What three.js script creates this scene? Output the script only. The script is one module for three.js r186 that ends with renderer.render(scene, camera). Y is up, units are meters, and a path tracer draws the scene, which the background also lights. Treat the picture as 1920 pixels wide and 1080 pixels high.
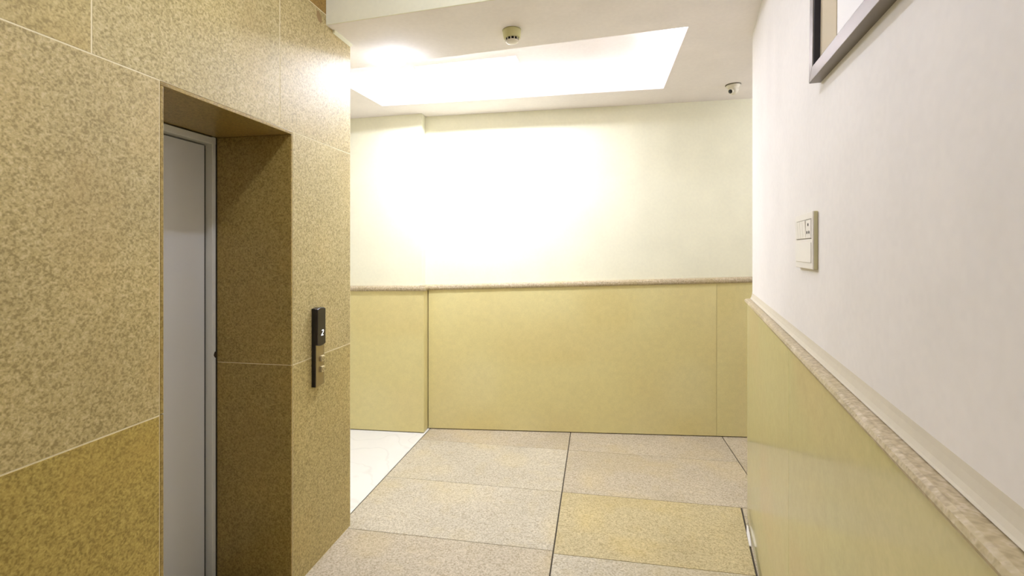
import * as THREE from 'three';
import { RectAreaLightUniformsLib } from 'three/addons/lights/RectAreaLightUniformsLib.js';
import { RoundedBoxGeometry } from 'three/addons/geometries/RoundedBoxGeometry.js';
import { TextGeometry } from 'three/addons/geometries/TextGeometry.js';
import { FontLoader } from 'three/addons/loaders/FontLoader.js';
import { mergeGeometries } from 'three/addons/utils/BufferGeometryUtils.js';

// ---------------------------------------------------------------- camera, exposure
const FOCAL = 900, PX = 960, PY = 468, EYE = 1.5;            // pixels, for the 1920 x 1080 frame
const scene = new THREE.Scene();
scene.background = new THREE.Color(0x000000);
const camera = new THREE.PerspectiveCamera(2 * Math.atan(540 / FOCAL) * 180 / Math.PI, 1920 / 1080, 0.05, 50);
camera.position.set(0, EYE, 0);
camera.lookAt(0, EYE, -1);
camera.setViewOffset(1920, 1080, 0, 540 - PY, 1920, 1080);   // shift lens: verticals stay upright
const renderer = new THREE.WebGLRenderer({ antialias: true });
renderer.toneMapping = THREE.LinearToneMapping;
renderer.toneMappingExposure = 1.55;
renderer.shadowMap.enabled = true;
RectAreaLightUniformsLib.init();

// light strengths, all in one place
const P_BATTEN = 105, P_COVE = 40, P_COVE_NEAR = 22, P_GLOBE = 0.13, P_NEAR = 1.22, P_BACK = 0.75, P_ALCOVE = 0.85;
const LAMP = new THREE.Color(0.93, 1.0, 1.25);

// ---------------------------------------------------------------- helpers
const seedRand = (s) => () => { s |= 0; s = s + 0x6D2B79F5 | 0; let t = Math.imul(s ^ s >>> 15, 1 | s); t = t + Math.imul(t ^ t >>> 7, 61 | t) ^ t; return ((t ^ t >>> 14) >>> 0) / 4294967296; };
const rnd = seedRand(7);
const names = new Map();
function numbered(n) { const k = names.get(n) || 0; names.set(n, k + 1); return k ? `${n}_${String(k).padStart(3, '0')}` : n; }
function group(name, data, parent = scene) { const g = new THREE.Group(); g.name = numbered(name); Object.assign(g.userData, data); parent.add(g); return g; }
function mesh(name, geo, mat, parent, label) {
  const m = new THREE.Mesh(geo, mat); m.name = numbered(name); m.castShadow = m.receiveShadow = true;
  if (label) m.userData.label = label; parent.add(m); return m;
}
// texture coordinates in metres, chosen by the way each face points
function metric(geo, du = 0, dv = 0) {
  const g = geo.index ? geo.toNonIndexed() : geo; g.computeVertexNormals();
  const p = g.attributes.position, n = g.attributes.normal, uv = new Float32Array(p.count * 2);
  for (let i = 0; i < p.count; i++) {
    const ax = Math.abs(n.getX(i)), ay = Math.abs(n.getY(i)), az = Math.abs(n.getZ(i));
    let a, b;
    if (az >= ax && az >= ay) { a = p.getX(i); b = p.getY(i); } else if (ax >= ay) { a = p.getZ(i); b = p.getY(i); } else { a = p.getX(i); b = p.getZ(i); }
    uv[2 * i] = a + du; uv[2 * i + 1] = b + dv;
  }
  g.setAttribute('uv', new THREE.BufferAttribute(uv, 2));
  return g;
}
const box = (x0, x1, y0, y1, z0, z1) => metric(new THREE.BoxGeometry(x1 - x0, y1 - y0, z1 - z0).translate((x0 + x1) / 2, (y0 + y1) / 2, (z0 + z1) / 2));
// bevelled slab: polygon in the local x-y plane, front face at z = front
function slab(pts, back, front, bevel = 0.0012, hole) {
  const s = new THREE.Shape(pts.map(p => new THREE.Vector2(p[0], p[1])));
  if (hole) s.holes.push(new THREE.Path(hole.map(p => new THREE.Vector2(p[0], p[1]))));
  const g = new THREE.ExtrudeGeometry(s, { depth: Math.max(1e-4, front - back - bevel), bevelEnabled: bevel > 0, bevelThickness: bevel, bevelSize: bevel, bevelOffset: -bevel, bevelSegments: 1, curveSegments: 12 });
  g.translate(0, 0, back);
  return metric(g, rnd() * 3, rnd() * 3);
}
const rect = (x0, x1, y0, y1) => [[x0, y0], [x1, y0], [x1, y1], [x0, y1]];
// profile [out, up] swept along local x
function sweep(profile, x0, x1) {
  const s = new THREE.Shape(profile.map(p => new THREE.Vector2(-p[0], p[1])));
  return metric(new THREE.ExtrudeGeometry(s, { depth: x1 - x0, bevelEnabled: false }).rotateY(Math.PI / 2).translate(x0, 0, 0), rnd() * 2, rnd() * 2);
}
// a wall frame: origin at floor point a, local x towards b, local z into the room. Points are [X, depth]
function wallFrame(g, a, b) { g.position.set(a[0], 0, -a[1]); g.rotation.y = Math.atan2(b[1] - a[1], b[0] - a[0]); return Math.hypot(b[0] - a[0], b[1] - a[1]); }

// ---------------------------------------------------------------- procedural textures
function lattice(n, seed) { const r = seedRand(seed), a = new Float32Array(n * n); for (let i = 0; i < a.length; i++) a[i] = r(); return { n, a }; }
function vnoise(L, x, y) {   // x, y in 0..1, tiles
  const n = L.n; x *= n; y *= n; const xi = Math.floor(x), yi = Math.floor(y); let fx = x - xi, fy = y - yi;
  fx = fx * fx * (3 - 2 * fx); fy = fy * fy * (3 - 2 * fy);
  const x0 = ((xi % n) + n) % n, x1 = (x0 + 1) % n, y0 = ((yi % n) + n) % n, y1 = (y0 + 1) % n;
  const a = L.a[y0 * n + x0], b = L.a[y0 * n + x1], c = L.a[y1 * n + x0], d = L.a[y1 * n + x1];
  return a + (b - a) * fx + (c - a) * fy + (a - b - c + d) * fx * fy;
}
function dataTexture(size, metres, fn, srgb = true) {
  const d = new Uint8Array(size * size * 4);
  for (let j = 0; j < size; j++) for (let i = 0; i < size; i++) {
    const c = fn(i / size, j / size), k = 4 * (j * size + i);
    d[k] = Math.max(0, Math.min(255, c[0])); d[k + 1] = Math.max(0, Math.min(255, c[1])); d[k + 2] = Math.max(0, Math.min(255, c[2])); d[k + 3] = 255;
  }
  const t = new THREE.DataTexture(d, size, size, THREE.RGBAFormat);
  t.wrapS = t.wrapT = THREE.RepeatWrapping; t.magFilter = THREE.LinearFilter; t.minFilter = THREE.LinearMipmapLinearFilter; t.generateMipmaps = true;
  t.repeat.set(1 / metres, 1 / metres); if (srgb) t.colorSpace = THREE.SRGBColorSpace; t.needsUpdate = true;
  return t;
}
const mix = (a, b, t) => [a[0] + (b[0] - a[0]) * t, a[1] + (b[1] - a[1]) * t, a[2] + (b[2] - a[2]) * t];
const sstep = (a, b, x) => { const t = Math.max(0, Math.min(1, (x - a) / (b - a))); return t * t * (3 - 2 * t); };
function graniteTexture(size, metres, grain, base, dark, light, rust, seed, amount = 1, rusty = 0.25) {
  const n = m => Math.max(2, Math.round(metres / m));
  const A = lattice(n(grain), seed), B = lattice(n(grain * 0.5), seed + 1), C = lattice(n(grain * 2), seed + 2), D = lattice(n(0.22), seed + 3), E = lattice(n(grain * 0.72), seed + 4), G = lattice(n(0.07), seed + 6);
  return dataTexture(size, metres, (x, y) => {
    const q = grain / metres * 0.9, wx = x + (vnoise(C, x, y) - 0.5) * q, wy = y + (vnoise(C, y, x) - 0.5) * q;
    const a = vnoise(A, wx, wy), b = vnoise(B, x, y), e = vnoise(E, wy, wx), t = 0.45 * a + 0.30 * b + 0.25 * e;
    let c = mix(base, light, amount * sstep(0.5, 0.78, t));
    c = mix(c, dark, amount * (sstep(0.52, 0.24, t) * 0.62 + sstep(0.74, 0.93, e) * 0.45 * (b > 0.4 ? 1 : 0.5)));
    c = mix(c, rust, (sstep(0.5, 0.85, vnoise(D, x, y)) * 0.6 + sstep(0.6, 0.9, vnoise(G, x, y)) * 0.4) * rusty);
    const g = 1 + (vnoise(D, y, x) - 0.5) * 0.06;
    return [c[0] * g, c[1] * g, c[2] * g];
  });
}
const T_WALL = graniteTexture(1024, 1.15, 0.0056, [190, 177, 128], [118, 104, 60], [216, 206, 164], [196, 172, 116], 11, 0.8);
const T_FLOOR = graniteTexture(1024, 1.6, 0.0062, [203, 196, 180], [152, 138, 112], [224, 217, 202], [206, 188, 138], 31, 0.95, 0.3);
const T_TRIM = graniteTexture(512, 0.6, 0.007, [198, 186, 156], [150, 134, 108], [220, 210, 194], [188, 176, 124], 51, 0.9, 0.5);
function stoneTexture(base, warm, pale, seed) {
  const A = lattice(5, seed), B = lattice(14, seed + 1), C = lattice(60, seed + 2), D = lattice(300, seed + 3);
  return dataTexture(512, 1.7, (x, y) => {
    let c = mix(base, warm, sstep(0.35, 0.85, vnoise(A, x, y)) * 0.6 + (vnoise(B, x * 1, y) - 0.5) * 0.12);
    c = mix(c, pale, sstep(0.4, 0.9, vnoise(A, y, x)) * 0.3);
    const g = 1 + (vnoise(C, x, y) - 0.5) * 0.025 + (vnoise(D, x, y) - 0.5) * 0.03;
    return [c[0] * g, c[1] * g, c[2] * g];
  });
}
const T_DADO = stoneTexture([222, 209, 146], [216, 198, 132], [226, 214, 162], 71);
const T_DADO2 = stoneTexture([206, 196, 142], [212, 190, 140], [200, 198, 146], 81);
const T_MARBLE = (() => {
  const A = lattice(4, 91), B = lattice(11, 92), C = lattice(40, 93);
  return dataTexture(512, 1.4, (x, y) => {
    const v = Math.abs(Math.sin((y * 6 + x * 2 + vnoise(A, x, y) * 2.2 + vnoise(B, x, y) * 0.9 + vnoise(C, x, y) * .15) * Math.PI));
    const c = mix([240, 237, 226], [214, 212, 200], (1 - sstep(0, 0.3, v)) * 0.32 + vnoise(B, y, x) * 0.12);
    return c;
  });
})();
function paintTexture(base, seed) {
  const A = lattice(4, seed), B = lattice(18, seed + 1), C = lattice(180, seed + 2);
  return dataTexture(512, 2.3, (x, y) => { const g = 1 + (vnoise(A, x, y) - 0.5) * 0.03 + (vnoise(B, x, y) - 0.5) * 0.02 + (vnoise(C, x, y) - 0.5) * 0.015; return [base[0] * g, base[1] * g, base[2] * g]; });
}
const T_PLASTER_BUMP = (() => { const A = lattice(10, 120), B = lattice(60, 121), C = lattice(220, 122); return dataTexture(512, 1.2, (x, y) => { const g = 255 * (0.5 * vnoise(A, x, y) + 0.3 * vnoise(B, x, y) + 0.2 * vnoise(C, x, y)); return [g, g, g]; }, false); })();

const std = (o) => new THREE.MeshStandardMaterial(o);
const granite = (color, roughness = 0.52) => std({ map: T_WALL, color, roughness });
const M = {
  granite: granite(0xfff6e6), graniteB: granite(0xf8efd6), graniteC: granite(0xfff8ea), graniteOchre: granite(0xf2e2a2), graniteBrown: granite(0xd8b676), graniteLiningShaded: granite(0xdac796, 0.3),  // lining tint is darker, with the shade of the opening put into it
  grout: std({ color: 0xe6dab2, roughness: 0.9 }),
  floorA: std({ map: T_FLOOR, color: 0xffffff, roughness: 0.48 }), floorB: std({ map: T_FLOOR, color: 0xfaf6ea, roughness: 0.48 }), floorC: std({ map: T_FLOOR, color: 0xf6ebc4, roughness: 0.48 }), floorD: std({ map: T_FLOOR, color: 0xf2eada, roughness: 0.5 }),
  floorGrout: std({ color: 0x4d4538, roughness: 0.95 }),
  marble: std({ map: T_MARBLE, roughness: 0.25 }),
  dado: std({ map: T_DADO, roughness: 0.35 }), dado2: std({ map: T_DADO2, roughness: 0.13 }),
  rail: std({ map: T_TRIM, color: 0xf6efe2, roughness: 0.4 }),
  cream: std({ map: paintTexture([240, 236, 206], 201), roughness: 0.75, bumpMap: T_PLASTER_BUMP, bumpScale: 0.0003 }),
  white: std({ map: paintTexture([238, 232, 224], 211), roughness: 0.7, bumpMap: T_PLASTER_BUMP, bumpScale: 0.0003 }),
  ceiling: std({ map: paintTexture([250, 243, 238], 221), roughness: 0.85 }),
  steel: std({ color: 0xdad9d6, roughness: 0.4 }),
  steelLight: std({ color: 0xe4e3dc, roughness: 0.4 }),
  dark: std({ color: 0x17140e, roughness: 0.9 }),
  lamp: std({ color: 0xffffff, emissive: 0xfff4e2, emissiveIntensity: 2.5 }),
};

// ---------------------------------------------------------------- the hall's own axes: s to the right, w down the hall
const YAW = Math.atan(160 / FOCAL), CY = Math.cos(YAW), SY = Math.sin(YAW);
const hall = (s, w) => [s * CY + w * SY, w * CY - s * SY];           // to [X, depth]
const hallY = -YAW;

// ---------------------------------------------------------------- floor
{
  const f = group('floor', { kind: 'structure' }); f.rotation.y = hallY;
  mesh('subfloor', box(-3.6, 3.8, -0.12, -0.004, -5.6, 3.2), M.floorGrout, f);
  const lay = (name, poly, mat) => mesh(name, slab(poly, 0, 0.026, 0.001).rotateX(-Math.PI / 2).translate(0, -0.026, 0), mat, f);
  const W = [-2.51, -1.9, -1.29, -0.68, -0.07, 0.54, 1.15, 1.76, 2.37, 2.98, 3.61, 4.24];
  const B = -1.38, A = -0.2155, C = 0.985, g = 0.0016, gs = 0.0035;
  const edge = w => 0.718 + (w - 2.37) * (0.8186 - 0.718) / 0.602;           // where the near tiles are cut along the right wall
  const tones = [M.floorB, M.floorB, M.floorD, M.floorB];
  for (let i = 0; i < W.length - 1; i++) {
    const w0 = W[i] + g, w1 = W[i + 1] - g, d = i < 8 ? 0.02 : 0;
    lay('granite_tile', rect(B + gs, A - gs, w0 + (i === 8 ? 0.02 : d), w1 + (i === 7 ? 0.02 : d)), i === 7 ? M.floorD : tones[i % 4]);
    if (i < 9) lay('granite_tile', [[A + gs, w0], [edge(w0), w0], [edge(w1), w1], [A + gs, w1]], i === 8 ? M.floorC : i === 7 ? M.floorB : tones[(i + 1) % 4]);
    else lay('granite_tile', rect(A + gs, C - gs, w0, w1), M.floorD);
    if (i === 8) lay('granite_tile', [[edge(w0) + 0.009, w0], [C - gs, w0], [C - gs, w1], [edge(w1) + 0.009, w1]], M.floorD);
    if (i >= 9) lay('granite_tile', rect(C + gs, C + 1.2, w0, w1), M.floorD);
    if (i >= 8) lay('granite_tile', rect(C + 1.2 + 2 * gs, C + 2.4, w0, w1), M.floorA);
  }
  for (let i = 0; i < 2; i++) for (let j = 0; j < 2; j++) lay('marble_tile', rect(B - gs - (i + 1) * 1.1 + 0.002, B - gs - i * 1.1, 2.5 + j * 1.2 + 0.001, 2.5 + (j + 1) * 1.2), M.marble);
}

// ---------------------------------------------------------------- left wall: granite cladding, lift opening
const LX = d => -1.343 + d * 160 / FOCAL, L0 = -2;
const leftU = d => (d - L0) / CY;
const uNear = leftU(1.474), uJambN = leftU(1.4866), uJambF = leftU(2.106), uFar = leftU(2.117), uEnd = leftU(2.61);
const H1 = 0.991, H2 = 2.02, H3 = 2.662, HOPEN = 2.005, HT = 3.04, REV = 0.371;
let wallLeft;
{
  const w = wallLeft = group('wall_left', { kind: 'structure' });
  wallFrame(w, [LX(L0), L0], [LX(L0 + 1), L0 + 1]);
  const zc = -0.0007, zb = -0.5;
  mesh('wall_core', mergeGeometries([box(0, uNear, -0.02, HT, zb, zc), box(uFar, uEnd, -0.02, HT, zb, zc), box(uNear, uFar, H2, HT, zb, zc)]), M.grout, w);
  const g = 0.0017;
  const panel = (x0, x1, y0, y1, mat) => mesh('granite_panel', slab(rect(x0 + g, x1 - g, y0 + g, y1 - g), -0.012, 0, 0.001), mat, w);
  panel(uNear - 1.2, uNear, 0, H1, M.graniteOchre); panel(uNear - 2.4, uNear - 1.2, 0, H1, M.graniteB); panel(0.02, uNear - 2.4, 0, H1, M.granite);
  panel(uNear - 1.2, uNear, H1, H2, M.granite); panel(uNear - 2.4, uNear - 1.2, H1, H2, M.graniteC); panel(0.02, uNear - 2.4, H1, H2, M.graniteB);
  panel(uFar, uEnd, 0, H1, M.graniteB); panel(uFar, uEnd, H1, H2, M.graniteC);
  const v1 = leftU(1.275), v2 = leftU(2.031);
  panel(v1 - 1.2, v1, H2, H3, M.graniteB); panel(v1, v2, H2, H3, M.graniteC); panel(v2, uEnd, H2, H3, M.granite); panel(0.02, v1 - 1.2, H2, H3, M.graniteC);
  panel(0.02, v1, H3, HT, M.graniteB); panel(v1, uEnd, H3, HT, M.graniteBrown);
  // lining of the lift opening: slabs with their edges flush with the cladding
  const lining = (x0, x1, y0, y1) => mesh('granite_lining', metric(new RoundedBoxGeometry(x1 - x0, y1 - y0, REV, 1, 0.0016).translate((x0 + x1) / 2, (y0 + y1) / 2, -REV / 2), rnd(), rnd()), M.graniteLiningShaded, w);
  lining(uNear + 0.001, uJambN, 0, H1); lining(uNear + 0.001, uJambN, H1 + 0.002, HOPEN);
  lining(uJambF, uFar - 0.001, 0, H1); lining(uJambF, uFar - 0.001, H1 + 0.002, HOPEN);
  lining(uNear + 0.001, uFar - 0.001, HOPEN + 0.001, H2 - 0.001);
  mesh('grout_joint', box(uJambF + 0.0008, uFar - 0.003, H1 - 0.001, H1 + 0.003, -REV + 0.002, -0.001), M.grout, w);
  // a smear of old brown adhesive high on the cladding
  const blob = new THREE.Shape(); const bu = leftU(2.318), bv = 2.622; for (let k = 0; k < 14; k++) { const t = k / 14 * Math.PI * 2, q = 0.024 * (0.8 + 0.35 * rnd()); blob[k ? 'lineTo' : 'moveTo'](bu + Math.cos(t) * q * 0.9 - Math.sin(t) * q * 0.35, bv + Math.sin(t) * q * 1.1); }
  mesh('adhesive_stain', metric(new THREE.ExtrudeGeometry(blob, { depth: 0.0006, bevelEnabled: false })), std({ color: 0x9c8052, roughness: 0.6 }), w, 'brown adhesive smear');
  mesh('lift_shaft', mergeGeometries([box(uNear - 0.2, uFar + 0.2, -0.02, HT, -0.56, -0.5), box(uNear, uFar, -0.02, 0.0, -0.5, -0.37)]), M.dark, w);
}
{
  const d = group('door_1', { kind: 'structure', label: 'grey painted steel lift door set deep in the granite opening', });
  wallFrame(d, [LX(L0), L0], [LX(L0 + 1), L0 + 1]);
  const f0 = leftU(2.082), z0 = -REV - 0.002, z1 = -0.46;
  mesh('door_frame', mergeGeometries([
    metric(new RoundedBoxGeometry(uJambF - 0.004 - f0, HOPEN, z0 - z1, 2, 0.003).translate((uJambF - 0.004 + f0) / 2, HOPEN / 2, (z0 + z1) / 2)),
    metric(new RoundedBoxGeometry(0.024, HOPEN, z0 - z1, 2, 0.003).translate(uJambN + 0.014, HOPEN / 2, (z0 + z1) / 2)),
    metric(new RoundedBoxGeometry(uJambF - uJambN - 0.006, 0.03, z0 - z1, 2, 0.003).translate((uJambN + uJambF) / 2, HOPEN - 0.018, (z0 + z1) / 2)),
  ]), M.steelLight, d, 'lighter grey folded steel frame');
  mesh('door_panel', metric(new RoundedBoxGeometry(f0 - 0.006 - uJambN - 0.03, HOPEN - 0.045, 0.03, 2, 0.003).translate((f0 - 0.006 + uJambN + 0.03) / 2, (HOPEN - 0.045) / 2 + 0.006, -0.407 - 0.015)), M.steel, d);
  const pin = mesh('door_screw', new THREE.CylinderGeometry(0.006, 0.007, 0.006, 16).rotateX(Math.PI / 2), M.dark, d);
  pin.position.set(leftU(1.815), 1.862, -0.405);
  mesh('door_gap_shade', box(f0 - 0.0065, f0 + 0.0005, 0.006, HOPEN - 0.04, -0.45, -0.409), M.dark, d, 'dark strip standing in for shade in the door gap');  // solid dark strip, painted shade for the gap beside the door
  mesh('frame_gap', box(uJambF - 0.0045, uJambF - 0.0002, 0, HOPEN - 0.001, -0.45, -0.3735), M.dark, d, 'dark gap beside the frame');
  const rs = new THREE.Shape(); for (let k = 0; k < 12; k++) { const t = k / 12 * Math.PI * 2, q = 0.007 * (0.7 + 0.5 * rnd()); rs[k ? 'lineTo' : 'moveTo'](uJambF - 0.009 + Math.cos(t) * q, 1.026 + Math.sin(t) * q * 1.9); }
  mesh('rust_spot', metric(new THREE.ExtrudeGeometry(rs, { depth: 0.0006, bevelEnabled: false }).translate(0, 0, z0)), std({ color: 0x3a2c1c, roughness: 0.9 }), d, 'dark rust spot');
  mesh('door_backing', box(uJambN, uJambF, 0, HOPEN, -0.47, -0.452), M.dark, d);
}

// ---------------------------------------------------------------- back wall and pilaster
const dadoRail = [[-0.03, 0.0], [0.006, 0.0], [0.013, 0.005], [0.0165, 0.014], [0.0165, 0.026], [0.013, 0.036], [0.004, 0.043], [-0.03, 0.046]];
function railAlong(parent, x0, x1, y0, y1, profile = dadoRail, mat = M.rail, name = 'dado_rail') {
  const m = mesh(name, sweep(profile, 0, Math.hypot(x1 - x0, y1 - y0)), mat, parent);
  m.position.set(x0, y0, 0); m.rotation.z = Math.atan2(y1 - y0, x1 - x0); return m;
}
{
  const a = [-0.702, 4.018], b0 = [1.851, 3.829], k = (b0[1] - a[1]) / (b0[0] - a[0]);
  const end = [3.3, a[1] + k * (3.3 - a[0])];
  const w = group('wall_back', { kind: 'structure' });
  const len = wallFrame(w, a, end), at = X => (X - a[0]) * len / (end[0] - a[0]);
  mesh('wall_plaster', box(-0.1, len, -0.02, 3.1, -0.2, -0.025), M.cream, w);
  const yr = u => 1.161 + 0.0295 * u, cut = at(1.64);
  mesh('stone_panel', slab([[0.003, 0.007], [cut - 0.001, 0.007], [cut - 0.001, yr(cut)], [0.003, yr(0)]], -0.025, 0, 0.001), M.dado, w);
  mesh('stone_panel', slab([[cut + 0.001, 0.007], [len, 0.007], [len, yr(len)], [cut + 0.001, yr(cut)]], -0.025, 0, 0.001), M.dado, w);
  railAlong(w, 0.0, len, yr(0), yr(len));
}
{
  const a = [-2.9, 4.0 + 0.128 * 1.547], b = [-0.719, 3.919];
  const w = group('wall_back_left', { kind: 'structure' });
  const len = wallFrame(w, a, b);
  mesh('wall_plaster', box(0, len - 0.027, -0.02, 3.1, -0.26, -0.025), M.cream, w);
  mesh('stone_panel', slab(rect(0, len - 0.001, 0.007, 1.162), -0.025, 0, 0.001), M.dado, w);
  mesh('stone_panel', box(len - 0.027, len - 0.001, 0.004, 1.162, -0.14, -0.026), M.dado, w);
  const r = railAlong(w, 0, len + 0.012, 1.13, 1.163);
  r.name = numbered('dado_rail');
  mesh('dado_rail', sweep(dadoRail, -0.012, 0.12).rotateY(Math.PI / 2).translate(len, 1.163, 0), M.rail, w);
}

// ---------------------------------------------------------------- right wall
const RX = d => 0.3005 + 0.378 * d, RD = 2.684, rightU = d => (RD - d) * Math.hypot(1, 0.378);
let rightFrame;
{
  const w = group('wall_right', { kind: 'structure' });
  const a = [RX(RD), RD], b = [RX(-2.2), -2.2];
  const len = wallFrame(w, a, b); rightFrame = { position: w.position.clone(), rotation: w.rotation.y };
  const up = new THREE.Shape([new THREE.Vector2(0.004, -0.16), new THREE.Vector2(len, -0.16), new THREE.Vector2(len, -0.025), new THREE.Vector2(0.012, -0.025), new THREE.Vector2(0.006, -0.028), new THREE.Vector2(0.004, -0.034)]);
  mesh('wall_plaster', metric(new THREE.ExtrudeGeometry(up, { depth: 3.12, bevelEnabled: false }).rotateX(-Math.PI / 2).scale(1, 1, -1).translate(0, -0.02, 0)), M.white, w).material.side = THREE.DoubleSide;
  const yr = u => 1.203 - 0.0068 * u;
  let x = 0;
  for (const L of [1.25, 1.22, 1.22, len - 3.69]) { mesh('stone_panel', slab([[x + 0.0005, 0.004], [x + L - 0.0005, 0.004], [x + L - 0.0005, yr(x + L)], [x + 0.0005, yr(x)]], -0.026, 0, 0.001), M.dado2, w); x += L; }
  mesh('stone_panel', box(-0.001, 0.003, 0.004, 1.2, -0.16, -0.026), M.dado2, w);
  railAlong(w, -0.012, len, yr(0), yr(len), [[-0.03, 0.0], [0.004, 0.0], [0.0105, 0.004], [0.0135, 0.011], [0.0105, 0.018], [0.004, 0.0215], [-0.03, 0.023]]);
  railAlong(w, 0.0, len, yr(0) + 0.0225, yr(len) + 0.0225, [[-0.026, 0.0022], [-0.0145, 0.0018], [-0.017, 0.005], [-0.0205, 0.012], [-0.0235, 0.024], [-0.026, 0.04]], std({ map: paintTexture([216, 206, 182], 231), roughness: 0.85, bumpMap: T_PLASTER_BUMP, bumpScale: 0.001 }), 'plaster_fillet');
}

// ---------------------------------------------------------------- walls that close the room, out of frame
{
  const w = group('wall_front', { kind: 'structure' });
  mesh('wall_plaster', box(-2.4, 0.6, -0.02, 3.12, 1.95, 2.1), M.cream, w);
  const s = group('wall_side_left', { kind: 'structure' }); s.rotation.y = hallY;
  mesh('wall_plaster', mergeGeometries([box(-3.35, -3.2, -0.02, 3.12, -5.3, -2.4), box(-3.3, -1.8, -0.02, 3.12, -2.45, -2.3)]), M.white, s);
  const r = group('wall_side_right', { kind: 'structure' });
  mesh('wall_plaster', mergeGeometries([box(3.0, 3.15, -0.02, 3.12, -4.2, -2.3), box(1.36, 3.1, -0.02, 3.12, -2.55, -2.4)]), M.white, r);
}

// ---------------------------------------------------------------- ceiling: dropped part with a lit tray, higher part over the lift
const TILT = 0.035, CB = 2.645, ceilY = X => CB + TILT * X;
const ceilingAt = (x, y) => {                                       // where a line of sight meets the dropped ceiling
  const k = (x - PX) / FOCAL, v = (PY - y) / FOCAL; const D = (CB - EYE) / (v - TILT * k); return [k * D, D];
};
const nearR = ceilingAt(1291, 50), farR = ceilingAt(1244, 166), nearL0 = ceilingAt(788, 113), farL0 = ceilingAt(819, 192.5);
const ext = (p, q, X) => [X, p[1] + (q[1] - p[1]) * (X - p[0]) / (q[0] - p[0])];
const nearL = ext(nearR, nearL0, -1.18), farL = ext(farR, farL0, -1.0);
const T_LIP = 0.036, T_TRAY = 0.15;
{
  const c = group('ceiling', { kind: 'structure' });
  const fa = ceilingAt(624, 46), fb = ceilingAt(930, 0);
  const fL = ext(fa, fb, -1.9), fR = ext(fa, fb, 2.2);
  const outer = [[-3.3, 3.05], [-1.4, 2.75], fL, fR, [3.2, 2.2], [3.2, 4.1], [-3.3, 4.4]];
  const shear = (geo) => { const p = geo.attributes.position; for (let i = 0; i < p.count; i++) p.setY(i, p.getY(i) + TILT * p.getX(i)); geo.computeVertexNormals(); return geo; };
  const layer = (out, hole, y0, y1) => {
    const s = new THREE.Shape(out.map(p => new THREE.Vector2(p[0], p[1]))); if (hole) s.holes.push(new THREE.Path(hole.map(p => new THREE.Vector2(p[0], p[1]))));
    return shear(metric(new THREE.ExtrudeGeometry(s, { depth: y1 - y0, bevelEnabled: false }).rotateX(-Math.PI / 2).translate(0, y0, 0)));
  };
  const tray = [nearL, nearR, farR, farL];
  const grow = (p, dx, dd) => [p[0] + dx, p[1] + dd];
  const cove = [grow(nearL, -0.1, -0.08), grow(nearR, 0.1, -0.1), grow(farR, 0.1, 0.1), grow(farL, -0.1, 0.1)];
  mesh('ceiling_soffit', layer(outer, tray, CB, CB + T_LIP), M.ceiling, c);
  mesh('ceiling_tray_side', layer(outer, cove, CB + T_LIP, CB + T_TRAY), M.ceiling, c);
  mesh('ceiling_tray_top', layer(outer, null, CB + T_TRAY, CB + 0.42), M.ceiling, c);
  const hi = [[-2.4, -2.2], [2.0, -2.2], [2.4, 2.6], [-1.9, 2.9]];
  const s = new THREE.Shape(hi.map(p => new THREE.Vector2(p[0], p[1])));
  mesh('ceiling_upper', metric(new THREE.ExtrudeGeometry(s, { depth: 0.12, bevelEnabled: false }).rotateX(-Math.PI / 2).translate(0, 3.0, 0)), M.ceiling, c);
  // thin facing on the front of the dropped ceiling
  const fg = group('beam_front', { kind: 'structure' });
  const len = wallFrame(fg, fL, fR);
  const g = slab([[0, ceilY(fL[0]) ], [len, ceilY(fR[0])], [len, 3.02], [0, 3.02]], 0.0005, 0.006, 0.001);
  mesh('beam_plaster', g, M.cream, fg);
  // plaster bead where the dropped ceiling meets the granite
  const bead = group('trim_1', { kind: 'structure' });
  const d0 = 2.44, d1 = 2.61, y0 = ceilY(LX(d0)), y1 = ceilY(LX(d1));
  wallFrame(bead, [LX(d0), d0], [LX(d1), d1]);
  const bl = (d1 - d0) / CY;
  const m = mesh('plaster_bead', sweep([[0, -0.014], [0.004, -0.012], [0.013, -0.004], [0.014, 0.004], [0, 0.004]], 0, Math.hypot(bl, y1 - y0)), M.cream, bead);
  m.position.y = y0; m.rotation.z = Math.atan2(y1 - y0, bl);
  mesh('plaster_bead', box(-0.006, 0.004, y0 - 0.012, 3.0, 0, 0.012), M.cream, bead);
}

// ---------------------------------------------------------------- lamps
function areaLight(parent, w, h, power, pos, target) {
  const l = new THREE.RectAreaLight(LAMP, power, w, h); l.position.copy(pos); l.lookAt(target); parent.add(l); l.castShadow = true; return l;
}
const V = (X, Y, D) => new THREE.Vector3(X, Y, -D);
const lerp2 = (p, q, t) => [p[0] + (q[0] - p[0]) * t, p[1] + (q[1] - p[1]) * t];
{
  // batten light on the top of the tray, at its bright left end
  const p = lerp2(lerp2(nearL, nearR, 0.37), lerp2(farL, farR, 0.35), 0.62);
  const b = group('batten_light', { label: 'white linear light in the bright left end of the ceiling tray', category: 'lamp' });
  const yb = ceilY(p[0]) + T_TRAY; b.position.set(p[0], yb, -p[1]); b.rotation.set(0, -YAW * 1.05, TILT, 'YXZ');
  mesh('batten_body', metric(new RoundedBoxGeometry(0.72, 0.01, 0.14, 2, 0.003).translate(0, -0.004, 0)), M.ceiling, b);
  mesh('diffuser', metric(new RoundedBoxGeometry(0.70, 0.008, 0.125, 3, 0.003).translate(0, -0.0115, 0)), M.lamp, b);
  const l = new THREE.RectAreaLight(LAMP, P_BATTEN, 0.70, 0.12); l.rotation.x = -Math.PI / 2; l.position.y = -0.019; b.add(l);
}
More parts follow.
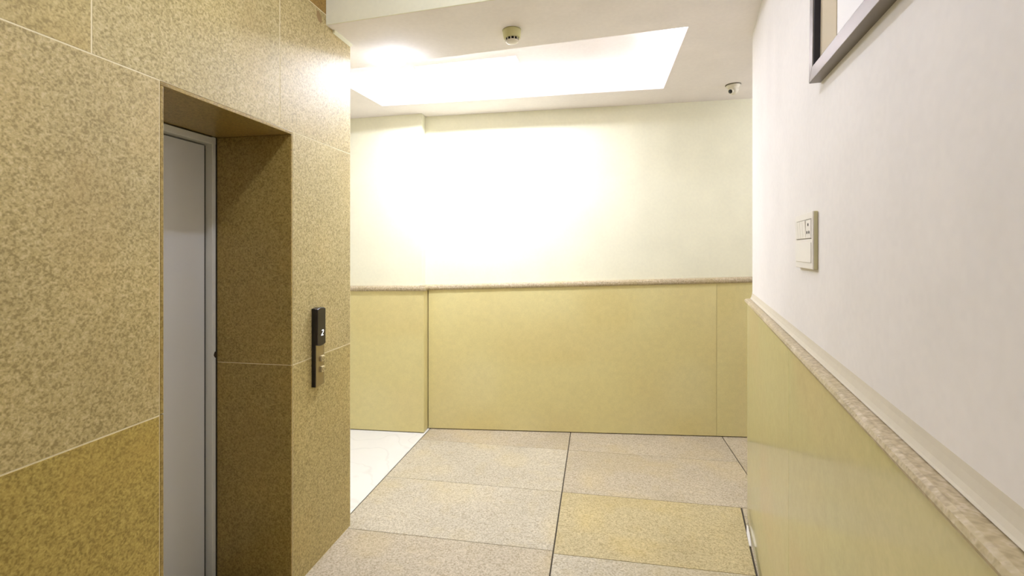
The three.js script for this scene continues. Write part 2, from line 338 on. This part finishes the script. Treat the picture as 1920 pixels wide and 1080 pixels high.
{
  const strip = (p, q, power, label) => {
    const g = group('cove_strip', { label, category: 'light strip', });
    const len = wallFrame(g, p, q); const y = ceilY((p[0] + q[0]) / 2) + T_LIP;
    g.position.y = ceilY(p[0]) + T_LIP; g.rotation.order = 'YXZ'; g.rotation.z = Math.atan2(TILT * (q[0] - p[0]), len);
    mesh('strip_tape', metric(new RoundedBoxGeometry(len - 0.1, 0.008, 0.016, 2, 0.003).translate(len / 2, 0.005, 0)), M.lamp, g);
    const l = new THREE.RectAreaLight(LAMP, power, len - 0.1, 0.016); l.position.set(len / 2, 0.0105, 0); l.rotation.x = Math.PI / 2; g.add(l);
  };
  const o = 0.055;
  strip([farL[0], farL[1] + o], [farR[0], farR[1] + o], P_COVE, 'hidden light strip along the far ledge of the ceiling tray');
  strip([nearL[0] + 0.1, nearL[1] - o], [nearR[0], nearR[1] - o], P_COVE_NEAR, 'added unseen light strip along the near ledge of the ceiling tray');  // near strip is added to brighten the near part of the tray
  strip([nearR[0] + o, nearR[1] - 0.03], [farR[0] + o, farR[1] + 0.0], P_COVE, 'hidden light strip along the right end ledge of the ceiling tray');
}
function ceilingLamp(label, X, Y, D, r, power, tilt = 0) {
  const g = group('ceiling_light', { label, category: 'lamp' }); g.position.set(X, Y, -D); g.rotation.z = tilt;
  mesh('lamp_base', new THREE.LatheGeometry([[0, 0], [r * 0.6, 0], [r * 0.6, -0.012], [r * 0.6, -0.016], [0, -0.016]].map(p => new THREE.Vector2(p[0], p[1])).reverse(), 40), M.ceiling, g);
  mesh('diffuser', new THREE.LatheGeometry([[0, -0.016 - r * 0.42], [r * 0.4, -0.016 - r * 0.39], [r * 0.75, -0.016 - r * 0.27], [r * 0.95, -0.016 - r * 0.1], [r, -0.0162]].map(p => new THREE.Vector2(p[0], p[1])), 40), M.lamp, g);
  const l = new THREE.PointLight(LAMP, power, 0, 2); l.position.y = -0.016 - r * 0.42 - 0.015; l.castShadow = true; l.shadow.radius = r / 0.02 * 0.5; g.add(l);
}
{
  const q = ceilingAt(744, 110);
  ceilingLamp('small bright ceiling lamp beside the near left end of the ceiling tray', q[0], ceilY(q[0]), q[1], 0.055, P_GLOBE, TILT);
  ceilingLamp('added unseen lamp in the alcove behind the end of the right wall', 2.6, ceilY(2.6), 3.0, 0.09, P_ALCOVE, TILT);  // unseen lamp, added to brighten the right part of the back wall
  const n = hall(-0.45, 1.12); ceilingLamp('round ceiling lamp above the lift door side of the lobby', n[0], 3.0, n[1], 0.05, P_NEAR);
  const m = hall(-0.42, -0.95); ceilingLamp('round ceiling lamp behind the viewpoint', m[0], 3.0, m[1], 0.09, P_BACK);
}

// ---------------------------------------------------------------- lift call panel
{
  const g = group('call_panel', { label: 'slim lift call panel with black display showing 2 beside the lift opening', category: 'call panel' });
  const D = 2.2915; g.position.set(LX(D), 0.852, -D); g.rotation.y = Math.atan2(1, 160 / FOCAL);
  const Wd = 0.066;
  const plate = mesh('face_plate', metric(new RoundedBoxGeometry(Wd, 0.2, 0.022, 3, 0.004).translate(0, 0.1, 0.011)), std({ color: 0xa99a78, roughness: 0.32, metalness: 0.8 }), g, 'brushed champagne metal plate');
  mesh('side_rim', mergeGeometries([metric(new RoundedBoxGeometry(0.004, 0.37, 0.02, 2, 0.0015).translate(-Wd / 2 - 0.0015, 0.185, 0.01)), metric(new RoundedBoxGeometry(0.004, 0.37, 0.02, 2, 0.0015).translate(Wd / 2 + 0.0015, 0.185, 0.01))]), std({ color: 0x181412, roughness: 0.4 }), g, 'black edge');
  // display: convex front, rounded top
  const sh = new THREE.Shape(); const hw = Wd / 2 + 0.002, y0 = 0.192, y1 = 0.366;
  sh.moveTo(-hw, y0 + 0.006); sh.quadraticCurveTo(0, y0 - 0.008, hw, y0 + 0.006); sh.lineTo(hw, y1); sh.quadraticCurveTo(0, y1 + 0.014, -hw, y1); sh.closePath();
  mesh('display_housing', new THREE.ExtrudeGeometry(sh, { depth: 0.026, bevelEnabled: true, bevelThickness: 0.004, bevelSize: 0.004, bevelOffset: -0.004, bevelSegments: 3, curveSegments: 16 }), std({ color: 0x2a2320, roughness: 0.22 }), g, 'glossy black display');
  const font = await new FontLoader().loadAsync('fonts/droid/droid_sans_regular.typeface.json');
  const tg = new TextGeometry('2', { font, size: 0.027, depth: 0.001, curveSegments: 6 }); tg.computeBoundingBox(); tg.translate(-tg.boundingBox.max.x / 2, -0.015, 0);
  tg.applyMatrix4(new THREE.Matrix4().makeShear(0, 0, 0.2, 0, 0, 0));
  const dg = mesh('display_digit', tg, std({ color: 0xffffff, emissive: 0xffffff, emissiveIntensity: 1.2 }), g, 'lit white numeral 2'); dg.position.set(0.006, 0.254, 0.0302);
  const btn = new RoundedBoxGeometry(0.026, 0.028, 0.012, 3, 0.003);
  for (const y of [0.128, 0.077]) {
    const b = mesh('call_button', btn, std({ color: 0xd8cba4, roughness: 0.3, metalness: 0.6 }), g); b.position.set(0.012, y, 0.026);
    mesh('button_ring', new THREE.TorusGeometry(0.007, 0.0012, 8, 20).translate(0, 0, 0.0062), std({ color: 0x8a7a55, roughness: 0.4, metalness: 0.5 }), b);
  }
}

// ---------------------------------------------------------------- smoke detector on the dropped ceiling
{
  const q = ceilingAt(959.5, 57);
  const g = group('smoke_detector', { label: 'cream round smoke detector with dark slots under the ceiling', category: 'smoke detector' });
  g.position.set(q[0], ceilY(q[0]), -q[1]); g.rotation.z = TILT;
  const body = std({ color: 0xd8d29a, roughness: 0.5 }), cap = std({ color: 0xf2ead8, roughness: 0.45 });
  const L = (pts, n = 40) => new THREE.LatheGeometry(pts.map(p => new THREE.Vector2(p[0], p[1])), n);
  mesh('detector_base', L([[0, -0.044], [0.041, -0.044], [0.044, -0.041], [0.0475, -0.006], [0.049, 0], [0, 0]]), body, g);
  mesh('slot_recess', L([[0, -0.056], [0.029, -0.056], [0.034, -0.044], [0, -0.044]]), M.dark, g, 'dark smoke slots');
  for (let i = 0; i < 12; i++) { const a = (i + 0.35) / 12 * Math.PI * 2; const r = mesh('slot_rib', new THREE.BoxGeometry(0.004, 0.014, 0.004), cap, g); r.position.set(Math.cos(a) * 0.0345, -0.050, Math.sin(a) * 0.0345); r.rotation.y = -a; }
  mesh('detector_cap', L([[0, -0.068], [0.020, -0.067], [0.030, -0.063], [0.034, -0.057], [0.033, -0.055], [0, -0.055]]), cap, g, 'pale rounded cap');
}

// ---------------------------------------------------------------- dome camera
{
  const q = ceilingAt(1374.5, 159);
  const g = group('security_camera', { label: 'small white eyeball security camera on the ceiling near the right wall corner', category: 'camera' });
  g.position.set(q[0], ceilY(q[0]), -q[1]); g.rotation.z = TILT;
  const body = std({ color: 0xe9e2cc, roughness: 0.4 });
  const L = (pts, n = 36) => new THREE.LatheGeometry(pts.map(p => new THREE.Vector2(p[0], p[1])), n);
  mesh('gasket', L([[0.0, -0.003], [0.053, -0.003], [0.053, 0], [0, 0]]), std({ color: 0x6d6136, roughness: 0.8 }), g);
  mesh('camera_base', L([[0, -0.030], [0.030, -0.030], [0.036, -0.024], [0.047, -0.010], [0.051, -0.003], [0, -0.003]]), body, g);
  const ball = mesh('camera_ball', new THREE.SphereGeometry(0.036, 32, 20), body, g); ball.position.set(0, -0.037, 0);
  const aim = new THREE.Vector3(-0.78, -0.42, 0.46).normalize();
  ball.quaternion.setFromUnitVectors(new THREE.Vector3(0, 0, 1), aim);
  mesh('lens_hood', new THREE.CylinderGeometry(0.0185, 0.021, 0.012, 28, 1).rotateX(Math.PI / 2).translate(0, 0, 0.032), body, ball);
  mesh('lens', L([[0, 0.004], [0.008, 0.0035], [0.0135, 0.002], [0.0155, 0], [0, 0]].reverse(), 28).rotateX(Math.PI / 2).translate(0, 0, 0.0375), std({ color: 0x14110c, roughness: 0.12 }), ball, 'black glass lens');
}

// ---------------------------------------------------------------- switch plate on the right wall
{
  const g = group('switch_plate', { label: 'white wall plate with switches and a socket on the right wall', category: 'switch' });
  const u0 = 1.288, wd = 0.225, y0 = 1.447, ht = 0.155;
  g.position.copy(rightFrame.position); g.rotation.y = rightFrame.rotation; g.translateX(u0 + wd / 2); g.translateZ(-0.025); g.position.y = y0;
  const pl = std({ color: 0xefe8dc, roughness: 0.35 }), body = std({ color: 0xcfc79a, roughness: 0.5 }), key = std({ color: 0xf1ebe0, roughness: 0.3 }), grey = std({ color: 0x8f8778, roughness: 0.6 });
  mesh('back_box', metric(new RoundedBoxGeometry(wd, ht, 0.010, 2, 0.002).translate(0, ht / 2, 0.005)), body, g, 'ivory edge');
  mesh('cover', slab(rect(-wd / 2, wd / 2, 0, ht).map(p => p), 0.010, 0.0125, 0.0012, rect(-0.098, 0.098, 0.082, 0.136)), pl, g);
  mesh('module_bed', box(-0.098, 0.098, 0.082, 0.136, 0.0098, 0.0104), grey, g, 'grey bed around the modules');
  for (let i = 0; i < 4; i++) { const k = mesh('rocker_switch', new RoundedBoxGeometry(0.0315, 0.050, 0.006, 2, 0.0015), key, g); k.position.set(-0.079 + i * 0.0335, 0.109, 0.0128); k.rotation.x = 0.06; }
  const so = mesh('socket', new RoundedBoxGeometry(0.058, 0.050, 0.004, 2, 0.001), pl, g); so.position.set(0.0675, 0.109, 0.0122);
  for (const [x, y] of [[0, 0.012], [-0.012, -0.009], [0.012, -0.009]]) mesh('socket_hole', new THREE.CylinderGeometry(0.0042, 0.0042, 0.002, 16).rotateX(Math.PI / 2).translate(x, y, 0.0018), M.dark, so);
  mesh('blank_panel', metric(new RoundedBoxGeometry(0.196, 0.055, 0.003, 2, 0.001).translate(0, 0.045, 0.0128)), key, g);
}

// ---------------------------------------------------------------- framed picture on the right wall
{
  const g = group('framed_picture', { label: 'large framed picture with brushed silver frame high on the right wall', category: 'picture' });
  g.position.copy(rightFrame.position); g.rotation.order = 'YXZ'; g.rotation.y = rightFrame.rotation; g.translateX(1.54); g.translateZ(-0.0245); g.position.y = 1.9297; g.rotation.z = -0.058;
  const wd = 0.92, ht = 0.72, b = 0.034, dp = 0.026;
  const silver = std({ color: 0x7d756d, roughness: 0.38, metalness: 0.7 }), inner = std({ color: 0x1c1620, roughness: 0.5 });
  const bar = (pts) => { const s = new THREE.Shape(pts.map(p => new THREE.Vector2(...p))); return metric(new THREE.ExtrudeGeometry(s, { depth: dp - 0.002, bevelEnabled: true, bevelThickness: 0.002, bevelSize: 0.002, bevelOffset: -0.002, bevelSegments: 2 })); };
  mesh('frame_bar', bar([[0, 0], [wd, 0], [wd - b, b], [b, b]]), silver, g);
  mesh('frame_bar', bar([[0, 0], [b, b], [b, ht - b], [0, ht]]), silver, g);
  mesh('frame_bar', bar([[wd, 0], [wd, ht], [wd - b, ht - b], [wd - b, b]]), silver, g);
  mesh('frame_bar', bar([[0, ht], [b, ht - b], [wd - b, ht - b], [wd, ht]]), silver, g);
  const q = 0.004;
  mesh('frame_lining', box(b - 0.001, b + q, b, ht - b, 0.008, dp - 0.003), inner, g, 'dark inner edge');
  mesh('frame_lining', box(wd - b - q, wd - b + 0.001, b, ht - b, 0.008, dp - 0.003), inner, g, 'dark inner edge');
  mesh('backing_board', box(0.01, wd - 0.01, 0.01, ht - 0.01, 0.001, 0.006), M.dark, g);
  mesh('picture_mount', slab(rect(b - 0.004, wd - b + 0.004, b - 0.004, ht - b + 0.004), 0.006, 0.0095, 0.0005, [[b + 0.15, b + 0.002], [wd - b - 0.15, b + 0.002], [wd - b - 0.15, ht - b - 0.04], [b + 0.13, ht - b - 0.04]]), std({ color: 0xcdbd9c, roughness: 0.7 }), g, 'beige side margin');
  mesh('picture_print', box(b, wd - b, b, ht - b, 0.0062, 0.008), std({ color: 0xf4f0ea, roughness: 0.5 }), g, 'pale picture');
}

// ---------------------------------------------------------------- bit of white filler in the floor joint
{
  const fl = (x, y) => { const D = EYE * FOCAL / (y - PY); return [(x - PX) / FOCAL * D, D]; };
  const p = fl(1401.5, 986), q = fl(1407.5, 1024);
  const g = group('filler_strip', { label: 'short white strip of filler in the joint at the foot of the right wall', category: 'filler' });
  const len = wallFrame(g, p, q);
  const s = new THREE.Shape([[0, -0.004], [len * 0.4, -0.009], [len, -0.006], [len * 1.02, 0.003], [len * 0.5, 0.004], [0.01, 0.002]].map(v => new THREE.Vector2(...v)));
  mesh('strip_body', metric(new THREE.ExtrudeGeometry(s, { depth: 0.004, bevelEnabled: true, bevelThickness: 0.001, bevelSize: 0.001, bevelSegments: 1 }).rotateX(-Math.PI / 2)), std({ color: 0xf6f1ea, roughness: 0.6 }), g);
}

renderer.render(scene, camera);
